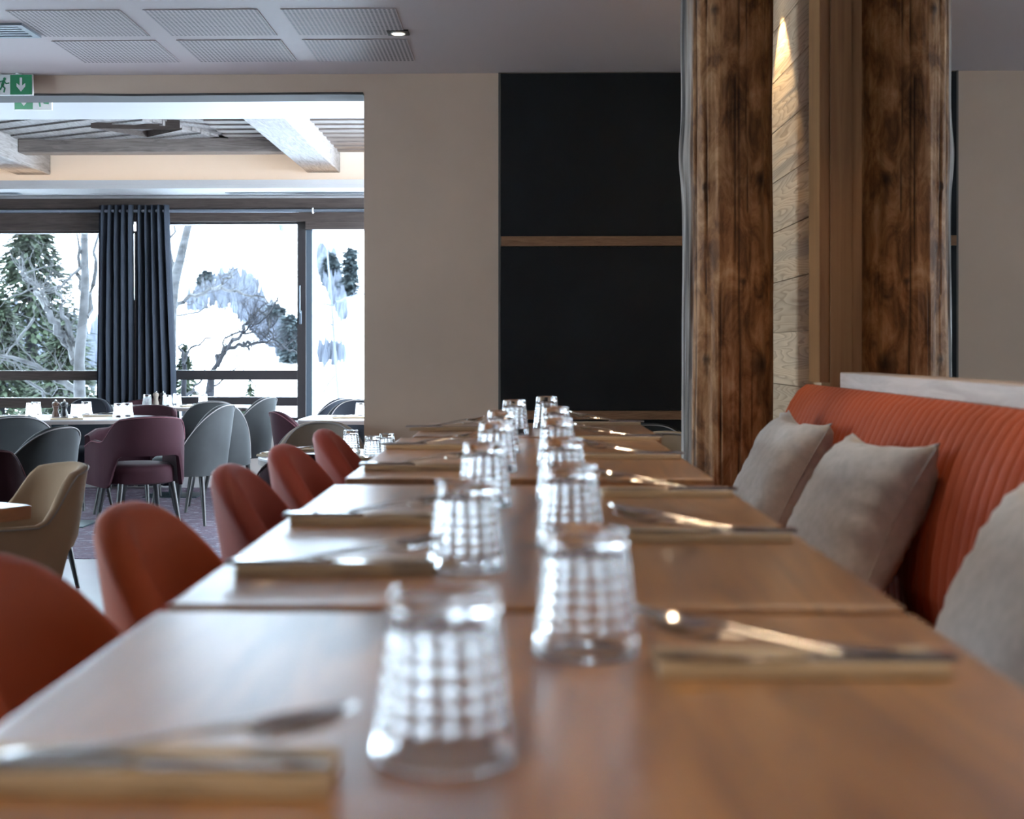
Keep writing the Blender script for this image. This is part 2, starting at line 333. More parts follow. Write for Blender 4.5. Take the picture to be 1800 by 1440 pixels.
# other downlights of the row, over the table and by the column
def spot(x, y, z, e, size=1.3, blend=.5, rad=.03, rot=(0, 0, 0), col=WARM, lab='small square black recessed ceiling downlight over the long table'):
    o = dup(dl, (x, y, z), (0, 0, 0), lab, 'ceiling downlights over the long table')
    light('downlight_lamp', 'SPOT', (x, y, z-.02), e, col, rot, spot_size=size, spot_blend=blend, shadow_soft_size=rad)
for y, wh in ((-1.2, 'behind the camera'), (.55, 'above the nearest table'), (1.9, 'above the second table'), (3.3, 'above the third table'), (4.5, 'above the last table')):
    spot(.62, y, HC, 42 if y < 4 else 16, lab='small square black ceiling downlight on the banquette side '+wh)
for y, wh in ((.4, 'above the nearest rust chair'), (3.3, 'above the fourth rust chair')): spot(-.55, y, HC, 32, lab='small square black ceiling downlight '+wh)
light('downlight_lamp', 'SPOT', (dl.location.x, dl.location.y, HC-.02), 12, WARM, (0, 0, 0), spot_size=1.2, spot_blend=.5, shadow_soft_size=.03)
spot(.975, 5.74, HC, 36, math.radians(76), .35, .012, (0, 0, 0), (1, .76, .42), lab='small square black recessed ceiling downlight grazing the plank wall')

# exit signs
def sign(name, label, c, wd, ht, flip, green):
    t = thing(name, label, 'exit sign', c)
    box((-wd/2-.004, 0, -ht/2-.004), (wd/2+.004, .016, ht/2+.004)).build('housing', M['sign_white'], t)
    s = -1 if flip else 1
    # arrow half (green with a white arrow), man half (white with a green man)
    ax = s*wd/4
    box((ax-wd/4, -.002, -ht/2), (ax+wd/4, 0, ht/2)).build('arrow_field', green, t)
    a = ht*.36
    MB().prism([(ax-.17*a, a), (ax+.17*a, a), (ax+.17*a, -.15*a), (ax+.62*a, .22*a), (ax+.62*a, -.25*a), (ax, -a), (ax-.62*a, -.25*a), (ax-.62*a, .22*a), (ax-.17*a, -.15*a)], -.004, -.002).build('arrow', M['sign_white'], t)
    mx_ = -s*wd/4+(.018 if not flip else 0); g = MB(); q = ht*.42
    box((-s*wd/4-wd/4, -.002, -ht/2), (-s*wd/4+wd/4, 0, ht/2)).build('man_field', M['sign_white'], t)
    g.prism([(mx_+s*q*(.25+.17*math.cos(u)), q*(.72+.17*math.sin(u))) for u in [k*PI/6 for k in range(12)]], -.004, -.0022)
    for pts, r in (([(.18, .5), (-.05, -.1)], .16), ([(-.05, -.1), (.28, -.42), (.18, -.92)], .09), ([(-.05, -.1), (-.25, -.55), (-.7, -.6)], .09), ([(.15, .45), (-.3, .4), (-.5, .05)], .065), ([(.2, .42), (.45, .12), (.8, .2)], .065)):
        for (x0, z0), (x1, z1) in zip(pts[:-1], pts[1:]):
            dx, dz = x1-x0, z1-z0; L = math.hypot(dx, dz); nx, nz = -dz/L*r, dx/L*r; ex, ez = dx/L*r*.4, dz/L*r*.4
            g.prism([(mx_+s*q*(x0+nx-ex), q*(z0+nz-ez)), (mx_+s*q*(x1+nx+ex), q*(z1+nz+ez)), (mx_+s*q*(x1-nx+ex), q*(z1-nz+ez)), (mx_+s*q*(x0-nx-ex), q*(z0-nz-ez))], -.004, -.0022)
    g.build('running_man', green, t)
    return t
sc1 = P(18, 149, 7.45); s1 = sign('exit_sign', 'green and white emergency exit sign hanging under the ceiling in front of the opening', sc1, .234, .104, False, M['sign_green'])
box((-.1, .016, -.03), (.1, D1-sc1.y-.0005, .03)).build('bracket', M['sign_white'], s1)
for x in (-.06, .05): MB().lathe([(.001, .0), (.018, .002), (.018, .006)], 12, (x, -.006, .052)).build('light', M['sign_white'], s1)
sc2 = P(58, 172, 8.0); s2 = sign('exit_sign', 'paler green exit sign in the room beyond, half hidden by the top of the opening', sc2, .21, .13, True, M['sign_green2'])
box((-.03, .002, .06), (.03, .012, 2.534-sc2.z-.001)).build('bracket', M['sign_white'], s2)

# ---------------------------------------------------------------- the window room
ZC = 2.534
struct('ceiling_far', box((-9, D1+TH, ZC), (3, 9.26, ZC+.3)), M['white_paint'])
# recessed boarded ceiling
ZP = 2.70
cb = MB()
y = 9.0; 
x0 = P(620, 262, 12.1).x-1.02
cp = MB()
for k in range(26):
    cp.box((-2.35, 9.26+.11*k, ZP+.012*(k % 2)), (3, 9.26+.11*k+.104, ZP+.06))
struct('ceiling_boards', cp, M['grey_wood_x'])
def plankset(name, poly_c, ang, n, wd, L, z, mat, drop):
    mb = MB(); c, s = math.cos(ang), math.sin(ang)
    for k in range(n):
        u0 = (k-n/2)*wd; zz = z+.012*(k % 2)
        pts = [(u0, -L/2), (u0+wd*.94, -L/2), (u0+wd*.94, L/2), (u0, L/2)]
        w_ = [(poly_c[0]+c*a-s*b_, poly_c[1]+s*a+c*b_) for a, b_ in pts]
        mb.loft([[(x, y, zz+drop*(y-10.7)) for x, y in w_], [(x, y, zz+.04+drop*(y-10.7)) for x, y in w_]], True, True)
    return mb
# faceted boards left of the cross beam: two directions meeting at a valley, with a dark triangular recess
struct('ceiling_boards_slanted', plankset('p', (-4.7, 10.6), math.radians(62), 30, .11, 3.4, ZP+.02, None, -.02), M['grey_wood'])
struct('ceiling_boards_cross', plankset('p', (-3.05, 11.0), math.radians(-58), 22, .11, 2.3, ZP+.055, None, -.03), M['grey_wood'])
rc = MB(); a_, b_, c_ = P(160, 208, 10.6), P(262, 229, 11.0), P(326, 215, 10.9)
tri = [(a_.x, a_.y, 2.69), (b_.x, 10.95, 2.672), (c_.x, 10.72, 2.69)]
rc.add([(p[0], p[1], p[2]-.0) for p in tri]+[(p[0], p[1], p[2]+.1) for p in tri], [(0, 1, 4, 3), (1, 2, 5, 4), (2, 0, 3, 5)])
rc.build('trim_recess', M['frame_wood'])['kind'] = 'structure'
struct('ceiling_upper', box((-9, 9.26, 2.95), (3, DW, 3.0)), M['white_paint'])
struct('wall_coffer', box((-9, 9.24, ZC+.3), (3, 9.26, 2.95)), M['white_paint'])
struct('wall_cove', box((-9, 12.1, 2.345), (3, 12.16, 2.95)), M['warm_paint'])
zl = 2.345
struct('ceiling_soffit', MB().box((-9, 11.6, zl), (3, DW, zl+.03)).box((-9, 11.6, zl+.0305), (3, 11.63, zl+.07)), M['white_paint'])
tag(struct('light_strip', box((-8.9, 11.80, zl+.034), (2.9, 11.84, zl+.046)), M['led']), 'warm hidden light strip in the cove above the window', 'light strip'); bpy.data.objects['light_strip']['kind'] = 'thing'
def beam_y(xl, xr, y0, y1, z0, z1, label):
    o = box((xl, y0, z0), (xr, y1, z1), .008).build('beam', M['grey_wood']); return tag(o, label, 'beam', 'ceiling beams in the window room')
b1a, b1b = P(540, 303, 12.1).x, P(598, 303, 12.1).x
beam_y(b1a, b1b, 9.26, 12.1, ZC, 2.74, 'pale wooden ceiling beam running towards the window near the opening edge')
b2a, b2b = P(30, 307, 12.1).x, P(89, 307, 12.1).x
beam_y(b2a, b2b, 9.26, 12.1, ZC-.01, 2.74, 'pale wooden ceiling beam above the far left window, cut by the photo edge')
cbm = box((b2b, 11.3, 2.606), (b1a+.2-.2, 11.48, 2.72), .008).build('beam', M['grey_wood_x']); tag(cbm, 'dark grey cross beam spanning between the two pale ceiling beams', 'beam', 'ceiling beams in the window room')
for (pa, pb, yy, lab) in ((-60, 36, 11.93, 'short black air slot in the low ceiling at the left edge of the photo'), (398, 760, 11.96, 'long black air slot in the low ceiling above the right window')):
    x0, x1 = PX(pa, yy), PX(pb, yy)
    t = thing('air_slot', lab, 'vent', (0, 0, 0)); box((x0, yy-.06, zl-.004), (x1, yy+.05, zl-.0005)).build('frame', M['alu'], t)
    box((x0+.03, yy-.05, zl-.006), (x1-.02, yy+.035, zl-.0045)).build('slot', M['black'], t)
# window wall
zy = lambda y: P(300, y, DW).z
X = lambda px: PX(px, DW)
ZS = zy(740); ZT = zy(390)
wf = MB(); wf.box((-9, DW, FL), (3, DW+.25, ZS)); wf.box((.2, DW, ZS), (3, DW+.25, zl)); struct('wall_window', wf, M['far_room'])
hd = MB(); hd.box((-9, DW-.03, zy(367)), (3, DW+.25, 3.0)); hd.box((-9, DW-.015, ZT), (3, DW+.25, zy(368)))
hd.box((-9, DW-.01, zy(405)), (X(180), DW+.2, ZT+.001)); struct('trim_window_head', hd, M['frame_wood'])
struct('window_sill', box((-9, DW-.16, ZS-.02), (.2, DW, ZS+.005), .004), M['white_paint']); bpy.data.objects['window_sill'].name = 'trim_sill'
struct('baseboard_window', box((-9, DW-.02, FL), (3, DW, FL+.09)), M['white_paint'])
def window(name, xa, xb, zt_, bars, fw, mat):
    t = bpy.data.objects.new(name, None); COL.objects.link(t); t['kind'] = 'structure'
    m_ = MB(); m_.box((xa, DW+.04, ZS), (xa+fw, DW+.13, zt_)); m_.box((xb-fw, DW+.04, ZS), (xb, DW+.13, zt_))
    m_.box((xa+fw, DW+.04, zt_-.02), (xb-fw, DW+.13, zt_)); m_.box((xa+fw, DW+.04, ZS), (xb-fw, DW+.13, ZS+.03)); m_.build('frame', mat, t)
    for a, c in bars: box((xa+fw, DW+.03, a), (xb-fw, DW+.12, c)).build('crossbar', mat, t)
    box((xa+fw, DW+.08, ZS+.03), (xb-fw, DW+.086, zt_-.02)).build('glass_pane', M['pane'], t)
    return t
bars = [(zy(668), zy(651)), (zy(714), zy(698))]
window('window_2', -8.98, X(241), zy(405), [(zy(669), zy(652)), (zy(718), zy(700))], .035, M['frame_wood'])
window('window_3', X(241), X(536), ZT, bars, .075, M['frame_dark'])
t5 = window('window_4', X(537), X(760), zy(397), [], .055, M['alu'])
box((X(537), DW-.005, zy(404)), (.2, DW+.2, zy(378))).build('trim_4', M['frame_wood'])['kind'] = 'structure'
window('window_5', X(760), .2, zy(397), [], .055, M['alu'])
hn = thing('window_handle', 'slim metal lever handle on the dark post between the windows', 'handle', (X(527), DW+.02, zy(550)))
MB().box((-.012, -.006, -.10), (.012, .012, .02), .004).build('plate', M['alu'], hn); MB().tube([(0, -.03, 0), (0, -.03, .24)], .007, 8).tube([(0, .0, 0), (0, -.03, 0)], .007, 8).build('lever', M['alu'], hn)
# curtain rod
rd = thing('curtain_rod', 'long metal curtain rod across the top of the windows', 'curtain rod', (0, DW-.13, P(300, 371, DW-.13).z))
MB().tube([(-8.98, 0, 0), (.15, 0, 0)], .014, 10).build('rod', M['rod'], rd, True)
for px in (550, 100): 
    MB().tube([(PX(px, DW-.13), 0, 0), (PX(px, DW-.13), .1, 0)], .009, 8).build('bracket', M['rod'], rd)
rg = []
for k in range(25): rg.append((PX(550, DW-.13)+.0, .022*math.cos(k*PI/12), .022*math.sin(k*PI/12)))
MB().tube(rg, .006, 6).build('ring', M['sign_white'], rd)
def curtain(label, pa, pb, pa2, pb2, nf, seed):
    Y0 = DW-.13; random.seed(seed); N = nf*12; rows = 14; zt_, zb = P(230, 361, Y0).z, FL+.03
    xa, xb, xa2, xb2 = PX(pa, Y0), PX(pb, Y0), PX(pa2, Y0), PX(pb2, Y0)
    ph = [random.uniform(.75, 1.25) for _ in range(nf+1)]; g = []
    for j in range(rows+1):
        v = j/rows; zz = zt_+(zb-zt_)*v; row = []; e = min(1, v*1.6)
        for i in range(N+1):
            u = i/N; a = u*nf; x = xa+(xb-xa)*u+(xa2-xa)*e*(1-u)+(xb2-xb)*e*u
            amp = .045*ph[int(a)]; x += .012*math.sin(a*2*PI*2+1)*1; y = Y0+amp*math.sin(a*2*PI)+.008*math.sin(v*5+a)
            row.append((x, y, zz))
        g.append(row)
    mb = MB(); mb.loft(g, False)
    t = mb.build('curtain', M['curtain'], None, True); tag(t, label, 'curtain', 'curtains hanging between the windows')
    sm = t.modifiers.new('thickness', 'SOLIDIFY'); sm.thickness = .004
    return t
curtain('dark grey eyelet curtain, the left one of the pair gathered between the windows', 172, 233, 168, 234, 5, 3)
curtain('dark grey eyelet curtain, the right one of the pair gathered between the windows', 238, 296, 237, 308, 5, 5)

# ---------------------------------------------------------------- the log column
def log():
    cx, cy_ = PX(1278, 5.27), 5.27; R0 = .168; NA, NZ = 220, 200; mark = []; bare = []; rings = []
    # knots: (angle from camera direction, positive to the right; z; size)
    Kn = [(.62, P(1278, 882-240, 5.1).z, .05), (.62, P(1278, 315, 5.1).z, .03), (-.62, P(1278, 327, 5.1).z, .018), (-.4, P(1278, 16, 5.1).z, .02), (.2, P(1278, 495, 5.1).z, .012), (-.6, P(1278, 632, 5.1).z, .02), (.62, P(1278, 638, 5.1).z, .03)]
    Cr = [(.12, -.4, 2.6, .012), (-.28, -.4, 1.25, .008), (-.88, -.3, 2.6, .016), (.42, -.4, 1.0, .009), (-1.12, -.3, 2.6, .010), (-1.0, .9, 2.0, .006), (-1.3, -.3, 2.6, .008), (-.62, 1.2, 2.5, .006), (.3, 1.5, 2.5, .006), (.02, .9, 2.0, .004)]
    for j in range(NZ+1):
        z = FL+(HC-FL)*j/NZ; ring = []
        for i in range(NA):
            a = 2*PI*i/NA; al = (a+PI/2+PI) % (2*PI)-PI   # 0 = towards camera (-Y), + = right
            r = R0*(1+.035*noise.noise((math.cos(a)*1.2, math.sin(a)*1.2, z*1.1)))+.007*noise.noise((math.cos(a)*5, math.sin(a)*5, z*.9))+.0025*noise.noise((math.cos(a)*22, math.sin(a)*22, z*3))
            if al < -.9 and al > -2.6:      # split, ridged side with a bulge
                r += .004*noise.noise((a*16, 0, z*1.4)); r += .014*math.exp(-((z-1.72)/.12)**2)*math.exp(-((al+1.5)/.5)**2)
            mk = 0
            for ka, kz, ks in Kn:
                da = (al-ka)*R0; dz = z-kz; q = math.exp(-(da*da+dz*dz*.7)/(2*ks*ks*.35)); r += .006*q; mk = max(mk, .85*q if q > .35 else 0)
                mk = max(mk, 0 if not (.0 < (kz-z) < ks*3) else .5*math.exp(-(da/(ks*.35))**2))
            for ca, za, zb, wd in Cr:
                if za < z < zb:
                    cc = ca+.05*noise.noise((ca*9, 0, z*1.7)); d = abs(al-cc)*R0; wv = wd*.35*(.6+.6*noise.noise((ca, 5, z*4)))
                    q = math.exp(-(d/max(wv, .0016))**2); r -= .008*q; mk = max(mk, .92*q)
            mark.append(mk); sb_ = noise.noise((a*4, 3, z*1.5))*.22
            bare.append(max(0, min(1, (-.95+sb_-al)*7)) if al > -2.9 else 0)
            ring.append((cx+r*math.cos(a), cy_+r*math.sin(a), z))
        rings.append(ring)
    o = MB().loft(rings, True, True).build('log_column', M['log'], None, 'all', fix=False)
    for nm, dat in (('mark', mark), ('bare', bare)):
        at = o.data.attributes.new(nm, 'FLOAT', 'POINT'); at.data.foreach_set('value', dat)
    tag(o, 'thick brown round log column with cracks and knots at the end of the banquette', 'column'); o['kind'] = 'thing'
log()

# ---------------------------------------------------------------- chairs
def shell(path, ztop, zbot, lean, th, rows=7):
    """closed upholstered shell along a plan path; returns mesh builder and the rim lines"""
    mb = MB(); rings = []; ro = []; ri = []
    n = len(path)
    for i, (x, y) in enumerate(path):
        a = Vector(path[max(i-1, 0)]); b_ = Vector(path[min(i+1, n-1)]); t = (b_-a).normalized(); nx, ny = t.y, -t.x   # outward
        t0, b0 = ztop[i], zbot[i]; ring = []
        def off(z, d):
            k = (z-.42)/.38; return (x+nx*d, y+ny*d-lean[i]*max(k, 0), z)
        h = max(t0-b0, .03); r = th/2
        for k in range(rows+1): ring.append(off(b0+(h-r)*k/rows, th/2*(.55 if k == 0 else 1)))
        ro.append(off(b0+h-r*.4, th/2+.001)); ri.append(off(b0+h-r*.4, -th/2-.001))
        for u in (35, 65, 90, 115, 145): u = math.radians(u); ring.append(off(b0+h-r+r*math.sin(u), r*math.cos(u)))
        for k in range(rows, -1, -1): ring.append(off(b0+(h-r)*k/rows, -th/2*(.55 if k == 0 else 1)))
        rings.append(ring)
    mb.loft(rings, True, True)
    return mb, ro, ri
def super_ring(a, b_, z, n=28, e=2.6, cy_=0):
    out = []
    for k in range(n):
        t = 2*PI*k/n; c, s = math.cos(t), math.sin(t)
        out.append((a*math.copysign(abs(c)**(2/e), c), cy_+b_*math.copysign(abs(s)**(2/e), s), z))
    return out
def seat(zb, zt_, a, b_, cy_=0):
    h = zt_-zb; return MB().loft([super_ring(a*k, b_*k, zb+h*q, cy_=cy_) for k, q in ((.9, 0), (.985, .08), (1, .3), (1, .62), (.98, .82), (.9, .95), (.6, 1.02), (.2, 1.05))], True, True)
def legs(t, a, b_, sp, h, mat=None):
    for sx in (-1, 1):
        for sy in (-1, 1):
            MB().tube([(sx*a, sy*b_, h), (sx*(a+sp), sy*(b_+sp), .0)], [.021, .011], 10).build('leg', mat or M['leg'], t, True)
def make_tub(name, label, loc, rz, vel, pipe, group, H=.80, th_=.046):
    t = thing(name, label, 'chair', loc, rz, group); N = 34; tm = math.radians(100)
    path = []; zt_ = []; zb = []; ln = []
    for i in range(N+1):
        th = -tm+2*tm*i/N; q = abs(th)/tm
        f = .235*(1-math.cos(th)); f = .235*(1-abs(math.cos(th))**.72) if abs(th) < PI/2 else .235*(1-math.cos(th)); xx = .25*math.copysign(abs(math.sin(th))**.8, th); path.append((xx, .02-.235+f)); zt_.append(max(.40, H+.004-.43*(f/.235)**1.25-.45*xx*xx)); zb.append(.345); ln.append(.06*math.cos(th*.55)**2)
    path = [(-x, y) for x, y in path]
    mb, ro, ri = shell(path[::-1], zt_, zb, ln, th_)
    bk = mb.build('backrest', vel, t, True)
    if pipe: MB().tube(ro, .0038, 5).build('piping', pipe, bk, True); MB().tube(ri, .0038, 5).build('piping', pipe, bk, True)
    seat(.36, .475, .215, .225, .035).build('seat', vel, t, True)
    legs(t, .15, .16, .055, .37)
    return t
def make_arm(name, label, loc, rz, vel, pipe, group, H=.80):
    t = thing(name, label, 'armchair', loc, rz, group); pts = []; a, b_ = .265, .24
    for k in range(7): pts.append((a, .24-.24*k/7))
    for k in range(27): th = PI*k/26; pts.append((a*math.copysign(abs(math.cos(th))**.75, math.cos(th)), -b_*abs(math.sin(th))**.75))
    for k in range(1, 8): pts.append((-a, .24*k/7))
    pts = pts[::-1]
    s = [0]
    for p, q in zip(pts[:-1], pts[1:]): s.append(s[-1]+math.hypot(q[0]-p[0], q[1]-p[1]))
    L = s[-1]; zt_ = []; zb = []; ln = []
    sm = lambda x: x*x*(3-2*x)
    for v in s:
        d = abs(v-L/2); k = sm(max(0, min(1, (d-.20)/.13))); zt_.append(H*(1-k)+(.635+.02*max(0, d-.4))*k-(.03*max(0, (d-.5))/.1 if d > .5 else 0)-.02*(d/.2)**2*(1-k))
        kb = sm(max(0, min(1, (d-.19)/.09))); zb.append(.54*(1-kb)+.335*kb); ln.append(.07*(1-sm(min(1, d/.42))))
    # zero the top around the rounded corners
    mb, ro, ri = shell(pts, zt_, zb, ln, .042)
    bk = mb.build('backrest', vel, t, True)
    MB().tube(ro, .0035, 5).build('piping', pipe, bk, True)
    seat(.35, .48, .225, .235, .02).build('seat', vel, t, True)
    legs(t, .17, .17, .05, .36)
    return t
tilt = lambda d: math.radians(d)
# orange chairs at the long table (face +X: rz = -90)
rust = make_tub('dining_chair', 'rust orange velvet tub chair nearest the camera, cut by the left edge of the photo', (-.338, 1.545, 0), tilt(-90), M['rust'], None, 'rust velvet chairs along the long table', th_=.06)
oc = [(2.11, 'bright rust orange velvet tub chair, second from the camera along the long table'), (2.84, 'rust velvet tub chair, third from the camera along the long table'),
      (3.44, 'dark rust velvet tub chair, fourth from the camera along the long table'), (4.13, 'dark rust velvet tub chair farthest along the long table beside the round table')]
for k, (y, lab) in enumerate(oc):
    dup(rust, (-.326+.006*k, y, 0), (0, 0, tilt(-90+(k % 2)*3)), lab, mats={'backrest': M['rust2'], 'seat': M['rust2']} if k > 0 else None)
rust.scale = (1, 1, .957)
for c_ in bpy.data.objects:
    if c_.name.startswith('dining_chair.'): c_.scale = (1, 1, .957)
# window-room chairs
gch = 'grey velvet tub chairs in the window room'
g1 = make_tub('dining_chair', 'grey velvet tub chair with dark legs showing in full, right of the plum armchair', (PX(335, 9.92), 9.92, FL), tilt(76), M['grey_v'], M['pipe_l'], gch, H=.84)
def tub(px, Y, rz, lab, vel='grey_v', pipe='pipe_l', group=gch):
    return dup(g1, (PX(px, Y), Y, FL), (0, 0, tilt(rz)), lab, group, {'backrest': M[vel], 'seat': M[vel], 'piping': M[pipe]} if vel != 'grey_v' else None)
tub(377, 10.72, 10, 'grey velvet tub chair seen from behind, between two other grey chairs at the window table')
tub(420, 11.5, 72, 'grey velvet tub chair closest to the window sill at the window table')
tub(20, 8.3, 25, 'grey tub chair with broad rounded back at the left edge, behind the slate one')
tub(30, 7.05, 68, 'slate grey tub chair with pale piping turned sideways behind the tan chair')
tub(130, 10.8, 168, 'dark slate chair back showing between the mills table and the window', 'dark_v', 'dark_v', 'chairs behind the window tables')
tub(556, 11.3, 60, 'slate blue tub chair against the sliding window', 'dark_v', 'pipe_l', 'chairs near the sliding window')
tub(617, 10.55, 175, 'blue grey tub chair behind the pale table by the sliding window', 'dark_v', 'pipe_l', 'chairs near the sliding window')
tub(672, 11.6, 10, 'slate chair back half hidden by the edge of the plaster wall', 'dark_v', 'dark_v', 'chairs near the sliding window')
tub(552, 7.2, 178, 'taupe velvet tub chair facing us behind the round white table', 'beige_v', 'pipe_l', 'chairs around the round white table')
tub(560, 8.85, -62, 'plum velvet tub chair leaning away behind the taupe chair', 'plum', 'pipe_p', 'plum velvet chairs')
tub(578, 5.36, -10, 'plum velvet chair low behind the third and fourth rust chairs', 'plum', 'plum', 'plum velvet chairs')
tub(1150, 7.0, 180, 'grey chair back just showing past the far end of the long table', 'grey_v', 'pipe_l', 'chairs past the end of the long table')
tub(1178, 6.3, 178, 'beige chair back beside the foot of the log column', 'beige_v', 'pipe_l', 'chairs past the end of the long table')
pch = 'plum velvet armchairs in the window room'
p1 = make_arm('armchair', 'plum velvet armchair seen from behind with an open gap above the seat', (PX(243, 9.2), 9.2, FL), tilt(33), M['plum'], M['pipe_p'], pch)
dup(p1, (PX(-62, 6.3), 6.3, FL), (0, 0, tilt(18)), 'plum velvet armchair back cut by the left edge of the photo')
dup(p1, (PX(238, 10.5), 10.5, FL), (0, 0, tilt(168)), 'plum velvet armchair behind the mills table facing us')
dup(p1, (PX(256, 11.9), 11.80, FL), (0, 0, tilt(178)), 'plum velvet armchair back rising behind the window table glasses')
tan = make_arm('armchair', 'tan fabric armchair with a rounded back in the left foreground', (-1.84, 4.82, FL), tilt(125), M['tan_v'], M['beige_v'], None, H=.82)

# ---------------------------------------------------------------- tables
def pedestal(t, ztop, parts=((0, 0),), w_=.075, bw=.5, bd=.5):
    for (x, y) in parts:
        box((x-w_/2, y-w_/2, .012), (x+w_/2, y+w_/2, ztop), .004).build('pedestal', M['base_metal'], t)
        box((x-bw/2, y-bd/2, 0), (x+bw/2, y+bd/2, .012), .004).build('base_plate', M['base_metal'], t)
def long_table(y0, y1, cx, label, wd=.706):
    t = thing('dining_table', label, 'table', (cx, (y0+y1)/2, 0), 0, 'wooden tables set end to end along the banquette'); L = (y1-y0)/2
    o = box((-wd/2, -L, .731), (wd/2, L, .755), .003).build('table_top', M['table_wood'], t)
    pedestal(t, .731, ((0, 0),), .08, .42, .42)
    return t
hgt = CAMZ-.755
YD = lambda y: hgt*F/(y-HY)
T = [(.30, YD(1077), .012, 'nearest wooden table of the row with blurred grain, front of the photo'), (YD(1065), YD(853), .013, 'second wooden table of the row, bearing two place settings each side'),
     (YD(841), YD(770), .016, 'third wooden table of the row, level with the log column foot'), (YD(768), YD(744), .045, 'short last wooden table of the row, in front of the black panel')]
for a in T: long_table(*a)
def pale_table(px, Y, rx, ry, label, shape='round', legpx=None, group='pale tables in the window room'):
    x = PX(px, Y); t = thing('pedestal_table', label, 'table', (x, Y, FL), 0, group)
    rr = (lambda k, z: super_ring(rx*k, ry*k, z, 48, 2.0 if shape == 'round' else 9))
    MB().loft([rr(1, .722), rr(1, .744)], True, True).build('table_edge', M['top_edge'], t)
    MB().loft([rr(1.001, .744), rr(1.001, .75), rr(.995, .752)], True, True).build('table_top', M['white_top'], t)
    pedestal(t, .722, ((0, 0),), .09, .45, .4); return t
pale_table(105, 9.75, .72, .42, 'pale oval table with two pepper mills in front of the curtain')
pale_table(308, 11.72, .66, .32, 'pale rectangular table below the middle window', 'rect')
pale_table(665, 9.75, .52, .38, 'pale table at the edge of the plaster wall by the sliding window', 'rect')
pale_table(630, 6.22, .44, .44, 'round white table behind the rust chairs')
tilt = lambda d: math.radians(d)
tt = thing('dining_table', 'corner of a pale wood table beside the tan armchair', 'table', (-1.953, 4.085, FL), tilt(-33)); box((-.35, -.35, .712), (.35, .35, .755), .003).build('table_top', M['table_wood'], tt)
pedestal(tt, .712)

# ---------------------------------------------------------------- tumblers (upside down, waffle cut)
def tumbler_mesh():
    mb = MB(); NA, H = 150, .098; rows = []
    NR = 64
    def R(z): return .0435-.0112*(z/H)
    for j in range(NR+1):
        z = H*(j/NR); r0 = R(z); row = []
        for i in range(NA):
            a = 2*PI*i/NA; r = r0
            if .018 < z < .082:
                u = (a/(2*PI)*15) % 1; v = ((z-.018)/.0107) % 1
                q = (math.sin(PI*u)*math.sin(PI*v))**.8; r -= .0032*q
            row.append((r*math.cos(a), r*math.sin(a), z))
        rows.append(row)
    cap = [[(R(H)*k*math.cos(2*PI*i/NA), R(H)*k*math.sin(2*PI*i/NA), H+dz) for i in range(NA)] for k, dz in ((.96, .002), (.85, .002), (.78, -.001), (.4, -.002), (.02, -.002))]
    inner = [[((R(z)-.0042)*k*math.cos(2*PI*i/NA), (R(z)-.0042)*k*math.sin(2*PI*i/NA), z) for i in range(NA)] for k, z in ((.03, H-.013), (.7, H-.013), (.92, H-.015), (1, H-.02), (1, H*.6), (1, H*.3), (1.03, .004), (1.06, .0))]
    mb.loft(rows[:]+cap, True, False); off = mb.v[:]
    n0 = len(rows)+len(cap); mb2 = MB(); mb2.loft(rows+cap, True, False)
    mb3 = MB(); allr = inner+rows+cap   # inner bottom rim joins outer bottom
    mb3.loft(allr, True, True)
    return mb3
gmb = tumbler_mesh()
glass0 = gmb.build('tumbler', M['glass'], None, 'all')
first_glass = [True]
def tumbler(x, y, z, label, group):
    if first_glass[0]: o = glass0; first_glass[0] = False
    else: o = glass0.copy(); COL.objects.link(o)
    o.location = (x, y, z+.0004); o.rotation_euler = (0, 0, random.uniform(0, 6)); tag(o, label, 'glass', group)
glo = 'upside down waffle glasses along the long table'
ordn = ['nearest', 'second', 'third', 'fourth', 'fifth', 'farthest']
for k, (px, D) in enumerate(((780, .845), (820, 1.57), (852, 2.21), (872, 2.83), (882, 3.38), (904, 4.1))):
    tumbler(PX(px, D), D, .755, f'upturned waffle pattern tumbler, {ordn[k]} in the row on the chair side of the long table', glo)
for k, (px, D) in enumerate(((1030, 1.14), (1003, 1.77), (988, 2.32), (979, 2.99), (977, 3.6), (961, 4.42))):
    tumbler(PX(px, D), D, .755, f'upturned waffle pattern tumbler, {ordn[k]} in the row on the cushion side of the long table', glo)
zf = FL+.752
for (px, D, lab, g) in ((617, 6.45, 'upturned tumbler on the round white table, back left of three', 'a'), (655, 6.02, 'upturned tumbler on the round white table, standing in front', 'a'), (680, 6.2, 'upturned tumbler on the round white table, closest to the plaster wall', 'a'),
      (55, 9.75, 'upturned tumbler at the left end of the mills table, front one of two', 'b'), (63, 9.95, 'upturned tumbler at the left end of the mills table, rear one of two', 'b'), (134, 9.55, 'upturned tumbler right beside the black mill', 'b'), (152, 9.98, 'upturned tumbler alone behind the black mill on the oval table', 'b'),
      (209, 9.68, 'upturned tumbler at the right end of the mills table, left one of two', 'b'), (224, 9.75, 'upturned tumbler at the right end of the mills table, right one of two', 'b'),
      (259, 11.62, 'upturned tumbler left of the small mills on the window table', 'c'), (294, 11.55, 'upturned tumbler right of the small mills on the window table', 'c'), (311, 11.85, 'upturned tumbler behind on the window table, in front of the curtain hem', 'c'), (357, 11.7, 'upturned tumbler at the right part of the window table', 'c'), (634, 9.8, 'upturned tumbler on the pale table cut by the plaster wall', 'd')):
    tumbler(PX(px, D), D, zf, lab, {'a': 'glasses on the round white table', 'b': 'glasses on the oval table', 'c': 'glasses on the window table', 'd': 'glasses on the pale table'}[g])
